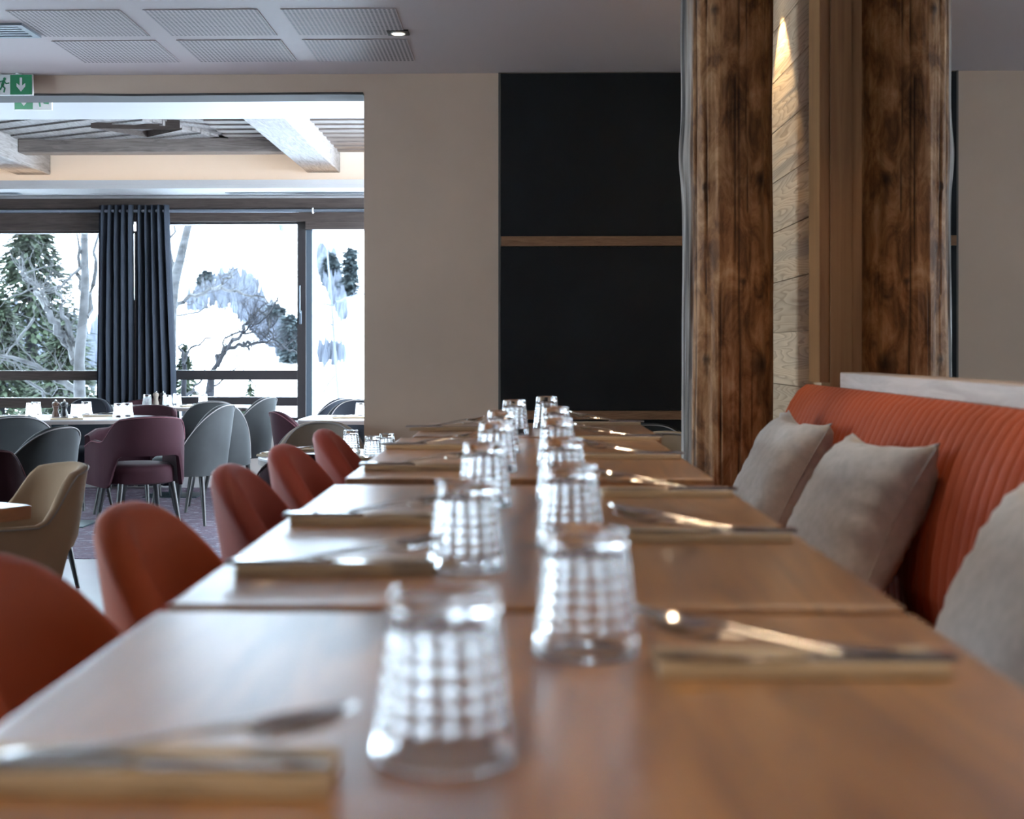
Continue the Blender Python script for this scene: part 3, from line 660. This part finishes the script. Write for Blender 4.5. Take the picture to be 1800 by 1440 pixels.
# mills
def mill(x, y, z, mat, lab, nm, h=1):
    t = thing(nm, lab, 'pepper mill', (x, y, z))
    MB().lathe([(.0, 0), (.026, 0), (.027, .012), (.025, .03), (.018, .052), (.0165, .062), (.021, .078), (.022, .083), (.0, .084)], 20, caps=False).build('body', mat, t, True)
    MB().lathe([(.0, .084), (.022, .085), (.026, .092), (.024, .105), (.014, .112), (.0, .113)], 20, caps=False).build('head', mat, t, True)
    MB().lathe([(.0, .113), (.006, .114), (.008, .12), (.005, .126), (0, .127)], 12, caps=False).build('knob', M['steel'], t, True)
mill(PX(98, 9.62), 9.62, zf, M['mill_brown'], 'brown wooden pepper mill on the oval table, left of the black one', 'pepper_mill')
mill(PX(113, 9.62), 9.62, zf, M['mill_black'], 'glossy black salt mill on the oval table, right of the brown one', 'salt_mill')
mill(PX(274, 11.7), 11.7, zf, M['beige_v'], 'small brown pepper mill on the window table between glasses', 'pepper_mill')
mill(PX(286, 11.72), 11.72, zf, M['mill_black'], 'small black salt mill on the window table between glasses', 'salt_mill')

# ---------------------------------------------------------------- cutlery and napkins
def strip(pts, th=.0022):
    """flat bar along X: pts = (x, halfwidth, z)"""
    mb = MB(); mb.loft([[(x, -w_, z), (x, -w_*.55, z+th*.8), (x, w_*.55, z+th*.8), (x, w_, z), (x, w_*.6, z-th*.3), (x, -w_*.6, z-th*.3)] for x, w_, z in pts], True, True); return mb
hand = [(-.10, .004, .001), (-.098, .0085, .0012), (-.085, .0092, .002), (-.05, .0065, .0035), (-.01, .004, .006), (.03, .003, .0095), (.045, .0035, .010)]
def spoon_mb():
    mb = strip(hand); NX, NY = 14, 8; rows = []
    for side in (0, 1):
        rr = []
        for i in range(NX+1):
            t = i/NX; x = .043+.062*t; hw = .0205*math.sqrt(max(0, 1-(2*t-1)**2))*(1.05-.25*abs(t-.45))+.0006
            row = []
            for j in range(NY+1):
                v = -1+2*j/NY; d = (1-v*v)*math.sin(PI*min(1, max(0, t)))*.0075
                row.append((x, hw*v, .0105+.010*(t-.3)**2-d+(.0 if side else -.0014)))
            rr.append(row)
        rows.append(rr)
    mb.loft(rows[0], False); mb.loft(rows[1], False)
    for e in (0, NY): mb.loft([[rows[0][i][e] for i in range(NX+1)], [rows[1][i][e] for i in range(NX+1)]], False)
    return mb
def fork_mb():
    mb = strip(hand)
    mb.add(*[[], []]); mb.loft([[(x, -w_, z), (x, w_, z), (x, w_, z+.002), (x, -w_, z+.002)] for x, w_, z in ((.043, .004, .009), (.050, .010, .0075), (.060, .0125, .0065), (.068, .0128, .007))], True, True)
    for k in range(4):
        y = -.0108+.0072*k
        mb.loft([[(x, y-w_, z), (x, y+w_, z), (x, y+w_, z+.0018), (x, y-w_, z+.0018)] for x, w_, z in ((.067, .0018, .007), (.085, .0016, .010), (.105, .0009, .016))], True, True)
    return mb
def knife_mb():
    mb = MB(); mb.loft([[(x, -w_, 0), (x, -w_*.7, h_), (x, w_*.7, h_), (x, w_, 0)] for x, w_, h_ in ((-.115, .006, .003), (-.11, .0085, .006), (-.06, .0075, .006), (-.01, .0055, .0055), (.0, .004, .004))], True, True)
    mb.loft([[(x, -a, .0012), (x, -a, .0026), (x, b_, .0024), (x, b_, .0014)] for x, a, b_ in ((-.001, .005, .005), (.01, .007, .0095), (.06, .007, .0105), (.09, .0065, .009), (.108, .004, .004), (.114, .002, .0))], True, True)
    return mb
def napkin_mb():
    mb = MB()
    for q in range(3):
        rings = []
        for i in range(17):
            x = -.108+.216*i/16; e = .002*noise.noise((x*20, q, 0)); hw = .036-.0015*q
            z0 = .0034*q+.0006*noise.noise((x*15, 3, q)); z1 = z0+.0032
            rings.append([(x+(.002*q), -hw+e, z0+.0012), (x, -hw+.002+e, z0), (x, hw-.002, z0), (x, hw, z0+.002), (x, hw-.002, z1), (x, -hw+.002+e, z1), (x, -hw+e, z1-.0012)])
        mb.loft(rings, True, True)
    return mb
spn, frk, knf, npk = spoon_mb().build('spoon', M['steel'], None, 'all'), fork_mb().build('fork', M['steel'], None, True), knife_mb().build('knife', M['steel'], None, True), napkin_mb().build('napkin', M['napkin'], None, True)
used = set()
def put(o, loc, rot, label, cat, group):
    if o.name in used: o = o.copy(); COL.objects.link(o)
    else: used.add(o.name)
    o.location = loc; o.rotation_euler = rot; tag(o, label, cat, group); return o
def setting(x, y, z, where, s, far=False):
    """s=+1: tips towards +X; s=-1: tips towards -X"""
    rz = 0 if s > 0 else PI
    j = random.uniform(-.03, .03)
    put(npk, (x, y, z+.0004), (0, 0, rz+j), f'folded cream napkin {where}', 'napkin', 'folded napkins at the place settings')
    zz = z+.0108
    put(knf, (x-s*.004, y-.019, zz), (0, 0, rz+j+.03), f'steel table knife {where}', 'knife', 'knives at the place settings')
    put(frk, (x+s*.012, y+.014, zz+.001), (0, math.radians(-2.5), rz+j+.05), f'steel table fork {where}', 'fork', 'forks at the place settings')
    put(spn, (x+s*.022, y-.002, zz+.0075), (0, math.radians(-7), rz+j-.13), f'steel spoon {where}', 'spoon', 'spoons at the place settings')
Lw = ['at the blurred front left place on the nearest table', 'at the nearer chair-side place of the second table', 'at the farther chair-side place of the second table', 'at the nearer chair-side place of the third table', 'at the farther chair-side place of the third table', 'at the chair-side place of the last short table']
for k, (px, D) in enumerate(((255, .80), (592, 1.555), (648, 2.0), (735, 2.88), (755, 3.5), (782, 4.3))): setting(PX(px, D), D, .755, Lw[k], 1)
Rw = ['at the cushion-side place of the nearest table', 'at the nearer cushion-side place of the second table', 'at the farther cushion-side place of the second table', 'at the nearer cushion-side place of the third table', 'at the farther cushion-side place of the third table', 'at the cushion-side place of the last short table']
for k, (px, D) in enumerate(((1400, 1.085), (1238, 1.83), (1170, 2.38), (1110, 3.2), (1088, 3.85), (1067, 4.62))): setting(PX(px, D), D, .755, Rw[k], -1)
def setting_far(px, Y, where, rz):
    x = PX(px, Y); put(npk, (x, Y, zf+.0004), (0, 0, rz), f'folded cream napkin {where}', 'napkin', 'napkins in the window room')
    put(knf, (x, Y-.012, zf+.014), (0, 0, rz), f'steel knife {where}', 'knife', 'cutlery in the window room'); put(frk, (x, Y+.012, zf+.015), (0, 0, rz+.1), f'steel fork {where}', 'fork', 'cutlery in the window room')
setting_far(490, 6.25, 'on the left part of the round white table', 1.0); setting_far(545, 6.5, 'at the back of the round white table', .5); setting_far(640, 5.98, 'on the round white table under the glasses', .3)
setting_far(118, 9.42, 'in front of the black mill on the oval table', .2); setting_far(20, 9.7, 'at the left end of the oval table', .1); setting_far(173, 9.85, 'between the glasses of the oval table', .4)
setting_far(340, 11.6, 'on the window table beside the last glass', .6); setting_far(612, 9.65, 'on the pale table by the sliding window', .2)

# ---------------------------------------------------------------- banquette and cushions
bq = thing('banquette', 'long orange velvet banquette with vertical channel tufting under the mirror', 'banquette', (0, 0, 0))
prof = [(.905, .40), (.90, .47), (.905, .55), (.918, .63), (.935, .70), (.955, .76), (.978, .81), (1.005, .85), (1.035, .873), (1.06, .872), (1.075, .85)]
prof = [(x-.03, z+.008) for x, z in prof]
bk = MB(); rings = []; ya, yb, pitch = -1.0, 5.04, .056; steps = 12; n = int((yb-ya)/pitch)
for i in range(n*steps+1):
    y = ya+pitch*i/steps; u = (i % steps)/steps; bul = abs(math.sin(PI*u))**.55; e = min(1, (yb-y)/.05); ring = []
    for k, (x, z) in enumerate(prof):
        a = prof[max(k-1, 0)]; c = prof[min(k+1, len(prof)-1)]; tx, tz = c[0]-a[0], c[1]-a[1]; L = math.hypot(tx, tz)
        d = (.0120*bul-.0115)*(1 if k < 7 else (.8, .5, .25, 0)[k-7]); q = (1-max(0, e))**2*.04
        ring.append((x-tz/L*d+q, y, z+tx/L*d-q*.4))
    ring.append((prof[-1][0], y, .40)); rings.append(ring)
bk.loft(rings, True, True); bk.build('backrest', M['banq'], bq, 'all')
sb_ = MB(); rings = []
for y, e in ((-1, 0), (5.0, 0), (5.03, .6), (5.04, 1)):
    r = .03*e; rings.append([(.45+r, y, .27), (.44+r, y, .31), (.445+r, y, .37), (.48, y, .405-r*.3), (.7, y, .415-r*.3), (.86, y, .41-r*.3), (.87, y, .27)])
sb_.loft(rings, True, True).build('seat', M['banq'], bq, 'all')
box((.5, -1, 0), (1.04, 5.03, .27)).build('plinth', M['frame_dark'], bq)
def cushion(name, label, pos, size, thick, rz, lean, roll, mat):
    N = 26; mb = MB()
    def surf(s):
        rows = []
        for i in range(N+1):
            row = []
            for j in range(N+1):
                u, v = -1+2*i/N, -1+2*j/N
                pin = 1-.17*(1-abs(u)**1.7)*abs(v)**5; pin2 = 1-.15*(1-abs(v)**1.7)*abs(u)**5
                x = u*size[0]/2*pin2; z = v*size[1]/2*pin
                h = max(0, (1-u**4)*(1-v**4))**.55*thick/2*(1-.12*(u*u+v*v))
                ed = max(abs(u), abs(v)); wr = .02*noise.noise((u*3+pos[1]*3, v*8, s))*(ed**3)*(1 if ed < .98 else 0)+.012*noise.noise((u*1.5+pos[1], v*1.9, s*3))*(1-ed**4)
                row.append((x, s*(h+wr), z))
            rows.append(row)
        return rows
    a, b_ = surf(1), surf(-1); mb.loft(a, False); mb.loft([r[::-1] for r in b_], False)
    import bmesh
    t = thing(name, label, 'cushion', pos, 0, 'grey cushions on the banquette')
    t.rotation_euler = (Matrix.Rotation(rz, 3, 'Z') @ Matrix.Rotation(lean, 3, 'X') @ Matrix.Rotation(roll, 3, 'Y')).to_euler()
    o = mb.build('cover', mat, t, 'all', fix=False); bm = bmesh.new(); bm.from_mesh(o.data); bmesh.ops.remove_doubles(bm, verts=bm.verts, dist=.0004); bmesh.ops.recalc_face_normals(bm, faces=bm.faces); bm.to_mesh(o.data); bm.free()
    for p in o.data.polygons: p.use_smooth = True
    ed = []
    for i in range(N+1): ed.append(a[i][0])
    for j in range(1, N+1): ed.append(a[N][j])
    for i in range(N-1, -1, -1): ed.append(a[i][N])
    for j in range(N-1, -1, -1): ed.append(a[0][j])
    MB().tube(ed, .0022, 5).build('seam', mat, o, True)
    return t
# cushion faces local -Y; turned so that it faces -X (rz=-90) and leans back
cushion('cushion', 'grey linen cushion farthest along the banquette by the log column', (.765, 4.24, .605), (.50, .44), .17, tilt(-86), tilt(-27), tilt(2), M['linen'])
cushion('cushion', 'grey linen cushion in the middle of the banquette', (.765, 3.27, .60), (.51, .44), .19, tilt(-83), tilt(-27), tilt(-1), M['linen'])
cushion('cushion', 'grey linen cushion nearest the camera, cut by the right edge of the photo', (.765, 2.10, .585), (.50, .45), .19, tilt(-87), tilt(-26), tilt(1), M['linen'])

# ---------------------------------------------------------------- outside: snow, trees
gr = MB(); rows = []
for j in range(41):
    y = 13+j*j*.35; row = []
    for i in range(41):
        x = -160+8*i; h = -2.4 + max(0, y-40)*.17+max(0, y-120)*.12+2.5*noise.noise((x*.02, y*.02, 0))*min(1, max(0, (y-20)/60))
        row.append((x*(.25+y/300), y, h))
    rows.append(row)
gr.loft(rows, False); g_ = struct('terrain', gr, M['snow'], None, 'all'); g_.name = 'ground_snow'
struct('ground_snow_side', box((-60, -40, -2.6), (-9.6, 12.6, -2.4)), M['snow'])
def gz(x, y): return -2.4 + max(0, y-40)*.17+max(0, y-120)*.12+2.5*noise.noise((x*.02, y*.02, 0))*min(1, max(0, (y-20)/60))
def hit(px, py):
    D = 16
    while D < 400:
        p = P(px, py, D)
        if p.z <= gz(p.x/(.25+p.y/300), p.y): return D
        D += .5
    return 400
def twigs(mb, p, d, L, r, depth, rnd):
    pts = [p]; q = p.copy(); dd = d.copy(); n = 5
    for k in range(n):
        dd = (dd+Vector((rnd.uniform(-.3, .3), rnd.uniform(-.3, .3), rnd.uniform(-.18, .28)))).normalized(); q = q+dd*L/n; pts.append(q.copy())
    mb.tube(pts, [r*(1-.75*k/n) for k in range(n+1)], 5 if r > .01 else 3, False)
    if depth > 0:
        for k in range(rnd.choice((3, 4))):
            i = rnd.randint(1, n); nd = (dd+Vector((rnd.uniform(-1, 1), rnd.uniform(-.9, .9), rnd.uniform(-.4, .9)))*.9).normalized(); twigs(mb, pts[i], nd, L*rnd.uniform(.5, .75), r*.5, depth-1, rnd)
def limb(mb, pix, D, r0, r1, rnd, depth=2, L=.7, step=1):
    pts = [P(x, y, D+.35*math.sin(k*1.7)) for k, (x, y) in enumerate(pix)]
    fine = []
    for a, b_ in zip(pts[:-1], pts[1:]):
        for k in range(3): fine.append(a.lerp(b_, k/3)+Vector((rnd.uniform(-.03, .03), rnd.uniform(-.05, .05), rnd.uniform(-.03, .03))))
    fine.append(pts[-1]); n = len(fine)-1
    mb.tube(fine, [r0+(r1-r0)*k/n for k in range(n+1)], 6)
    for k in range(1, n+1, step):
        d = (fine[k]-fine[k-1]).normalized(); nd = (d*.6+Vector((rnd.uniform(-1, 1), rnd.uniform(-1, 1), rnd.uniform(-.5, 1)))).normalized()
        twigs(mb, fine[k], nd, L*rnd.uniform(.4, 1), max(.006, r1*.6), depth, rnd)
def bare_tree(name, label, D, trunkpx, limbs, mat, seed, r=.12, depth=2, L=.7, step=2):
    rnd = random.Random(seed); tr = MB(); base = P(trunkpx[0][0], trunkpx[0][1], D); t = thing(name, label, 'tree', (0, 0, 0), 0, 'bare trees outside the window')
    pts = [Vector((base.x, base.y, -2.5))]+[P(x, y, D) for x, y in trunkpx]
    tr.tube(pts, [r*(1-.55*k/(len(pts)-1)) for k in range(len(pts))], 10); tr.build('trunk', mat, t, True)
    br = MB()
    for (pix, r0, r1) in limbs: limb(br, pix, D, r0, r1, rnd, depth, L, step)
    br.build('branches', mat, t, True)
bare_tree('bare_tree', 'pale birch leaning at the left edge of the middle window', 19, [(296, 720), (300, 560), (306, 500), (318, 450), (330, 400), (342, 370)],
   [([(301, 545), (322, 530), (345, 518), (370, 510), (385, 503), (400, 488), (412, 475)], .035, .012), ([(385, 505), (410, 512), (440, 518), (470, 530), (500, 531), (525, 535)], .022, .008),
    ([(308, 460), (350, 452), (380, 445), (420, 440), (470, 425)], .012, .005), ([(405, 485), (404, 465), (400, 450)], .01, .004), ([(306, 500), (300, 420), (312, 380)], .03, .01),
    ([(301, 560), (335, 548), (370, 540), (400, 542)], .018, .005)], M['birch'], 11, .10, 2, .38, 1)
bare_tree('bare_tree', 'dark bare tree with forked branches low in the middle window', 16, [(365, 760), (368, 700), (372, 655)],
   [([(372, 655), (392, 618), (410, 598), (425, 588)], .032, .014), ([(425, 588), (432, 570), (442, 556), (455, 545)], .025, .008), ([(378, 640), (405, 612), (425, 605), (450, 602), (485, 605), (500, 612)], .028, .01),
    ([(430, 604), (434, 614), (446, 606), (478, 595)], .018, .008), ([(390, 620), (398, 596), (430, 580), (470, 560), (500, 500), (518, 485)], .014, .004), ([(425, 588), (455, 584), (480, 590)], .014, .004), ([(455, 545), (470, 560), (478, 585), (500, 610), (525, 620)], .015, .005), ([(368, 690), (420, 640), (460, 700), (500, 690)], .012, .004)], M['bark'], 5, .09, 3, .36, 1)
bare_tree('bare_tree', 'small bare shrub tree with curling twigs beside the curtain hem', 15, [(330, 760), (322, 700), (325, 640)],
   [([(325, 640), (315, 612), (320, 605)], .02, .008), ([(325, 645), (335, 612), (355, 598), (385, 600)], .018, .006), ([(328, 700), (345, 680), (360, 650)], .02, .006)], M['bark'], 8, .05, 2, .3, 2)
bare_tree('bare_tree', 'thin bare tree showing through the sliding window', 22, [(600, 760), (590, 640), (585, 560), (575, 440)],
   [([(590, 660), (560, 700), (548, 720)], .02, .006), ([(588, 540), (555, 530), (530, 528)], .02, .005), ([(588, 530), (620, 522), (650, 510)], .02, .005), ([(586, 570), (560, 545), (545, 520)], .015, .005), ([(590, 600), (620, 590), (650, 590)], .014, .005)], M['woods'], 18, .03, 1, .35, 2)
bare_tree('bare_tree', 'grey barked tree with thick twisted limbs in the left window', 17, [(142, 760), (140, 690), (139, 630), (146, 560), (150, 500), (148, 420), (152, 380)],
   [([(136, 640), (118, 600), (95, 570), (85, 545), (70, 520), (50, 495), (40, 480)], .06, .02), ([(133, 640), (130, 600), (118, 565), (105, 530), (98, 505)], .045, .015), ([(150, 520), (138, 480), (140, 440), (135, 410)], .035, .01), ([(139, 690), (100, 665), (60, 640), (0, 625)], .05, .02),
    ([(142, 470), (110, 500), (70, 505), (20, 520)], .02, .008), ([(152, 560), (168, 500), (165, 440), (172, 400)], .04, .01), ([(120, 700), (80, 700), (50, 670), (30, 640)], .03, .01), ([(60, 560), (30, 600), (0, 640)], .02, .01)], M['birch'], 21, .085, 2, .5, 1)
def evergreen(name, label, px, D, ztop, R, nleaf, seed, mat=None, size=.14, zb=-2.4):
    rnd = random.Random(seed); x = PX(px, D); t = thing(name, label, 'tree', (x, D, zb), 0, 'evergreens outside the window'); H = ztop-zb
    MB().tube([(0, 0, 0), (0, 0, H*.5), (0, 0, H*.97)], [R*.09, R*.05, .01], 8).build('trunk', M['bark'], t, True)
    mb = MB()
    for k in range(nleaf):
        u = rnd.random()**.7; zz = H*(.06+.94*u); rr = R*(1-u)**.8*(.35+.65*rnd.random()); a = rnd.uniform(0, 2*PI)
        c = Vector((rr*math.cos(a), rr*math.sin(a), zz-rr*.25+rnd.uniform(-.1, .1))); o_ = Vector((math.cos(a), math.sin(a), rnd.uniform(-.5, .2))).normalized()*size*rnd.uniform(.6, 1.5); s_ = Vector((-math.sin(a), math.cos(a), rnd.uniform(-.4, .4)))*size*.28
        mb.add([c-s_, c+o_, c+s_, c-o_*.4+Vector((0, 0, size*.2))], [(0, 1, 2), (0, 2, 3)])
    mb.build('foliage', mat or M['ever'], t, False, fix=False)
evergreen('evergreen_tree', 'dense green evergreen behind the grey tree in the left window', 55, 27, 4.0, 2.3, 9000, 3, size=.16)
evergreen('evergreen_tree', 'second green evergreen lower at the left window edge', 2, 22, 1.7, 1.5, 4500, 4, size=.14)
evergreen('evergreen_tree', 'round green evergreen low behind the left window crossbar', 112, 19.5, 1.3, 1.5, 4500, 6, size=.13)
evergreen('evergreen_tree', 'small green shrub at the lower left of the middle window', 325, 19, 1.0, .8, 2200, 7, size=.1)
evergreen('evergreen_tree', 'small green shrub low in the middle window under the dark branches', 440, 26, .35, 1.0, 900, 9, size=.12)
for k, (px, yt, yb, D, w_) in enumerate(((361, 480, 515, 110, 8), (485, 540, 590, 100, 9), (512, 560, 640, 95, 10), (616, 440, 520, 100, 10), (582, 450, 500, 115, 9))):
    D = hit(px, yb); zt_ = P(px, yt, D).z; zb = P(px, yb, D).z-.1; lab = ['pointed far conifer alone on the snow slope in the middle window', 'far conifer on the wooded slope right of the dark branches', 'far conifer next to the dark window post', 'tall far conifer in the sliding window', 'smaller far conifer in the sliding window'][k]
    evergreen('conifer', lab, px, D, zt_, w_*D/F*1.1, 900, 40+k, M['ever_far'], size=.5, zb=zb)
# bare woods on the far slope: uncountable thin stems
wo = MB(); rnd = random.Random(99)
def patch(poly, D, n, h):
    xs = [p[0] for p in poly]; ys = [p[1] for p in poly]; c = 0
    while c < n:
        x, y = rnd.uniform(min(xs), max(xs)), rnd.uniform(min(ys), max(ys)); ins = False; j = len(poly)-1
        for i in range(len(poly)):
            if (poly[i][1] > y) != (poly[j][1] > y) and x < (poly[j][0]-poly[i][0])*(y-poly[i][1])/(poly[j][1]-poly[i][1])+poly[i][0]: ins = not ins
            j = i
        if not ins: continue
        D = hit(x, y)
        if D > 300: c += 1; continue
        b_ = P(x, y, D); b_.z -= .2; hh = h*rnd.uniform(.6, 1.3); w_ = hh*.10
        ax = rnd.uniform(0, PI); dx, dy = math.cos(ax)*w_, math.sin(ax)*w_
        wo.add([b_, b_+Vector((dx, dy, hh*.5)), b_+Vector((0, 0, hh)), b_+Vector((-dx, -dy, hh*.5))], [(0, 1, 2, 3)])
        wo.add([b_, b_+Vector((-dy, dx, hh*.5)), b_+Vector((0, 0, hh)), b_+Vector((dy, -dx, hh*.5))], [(0, 1, 2, 3)]); c += 1
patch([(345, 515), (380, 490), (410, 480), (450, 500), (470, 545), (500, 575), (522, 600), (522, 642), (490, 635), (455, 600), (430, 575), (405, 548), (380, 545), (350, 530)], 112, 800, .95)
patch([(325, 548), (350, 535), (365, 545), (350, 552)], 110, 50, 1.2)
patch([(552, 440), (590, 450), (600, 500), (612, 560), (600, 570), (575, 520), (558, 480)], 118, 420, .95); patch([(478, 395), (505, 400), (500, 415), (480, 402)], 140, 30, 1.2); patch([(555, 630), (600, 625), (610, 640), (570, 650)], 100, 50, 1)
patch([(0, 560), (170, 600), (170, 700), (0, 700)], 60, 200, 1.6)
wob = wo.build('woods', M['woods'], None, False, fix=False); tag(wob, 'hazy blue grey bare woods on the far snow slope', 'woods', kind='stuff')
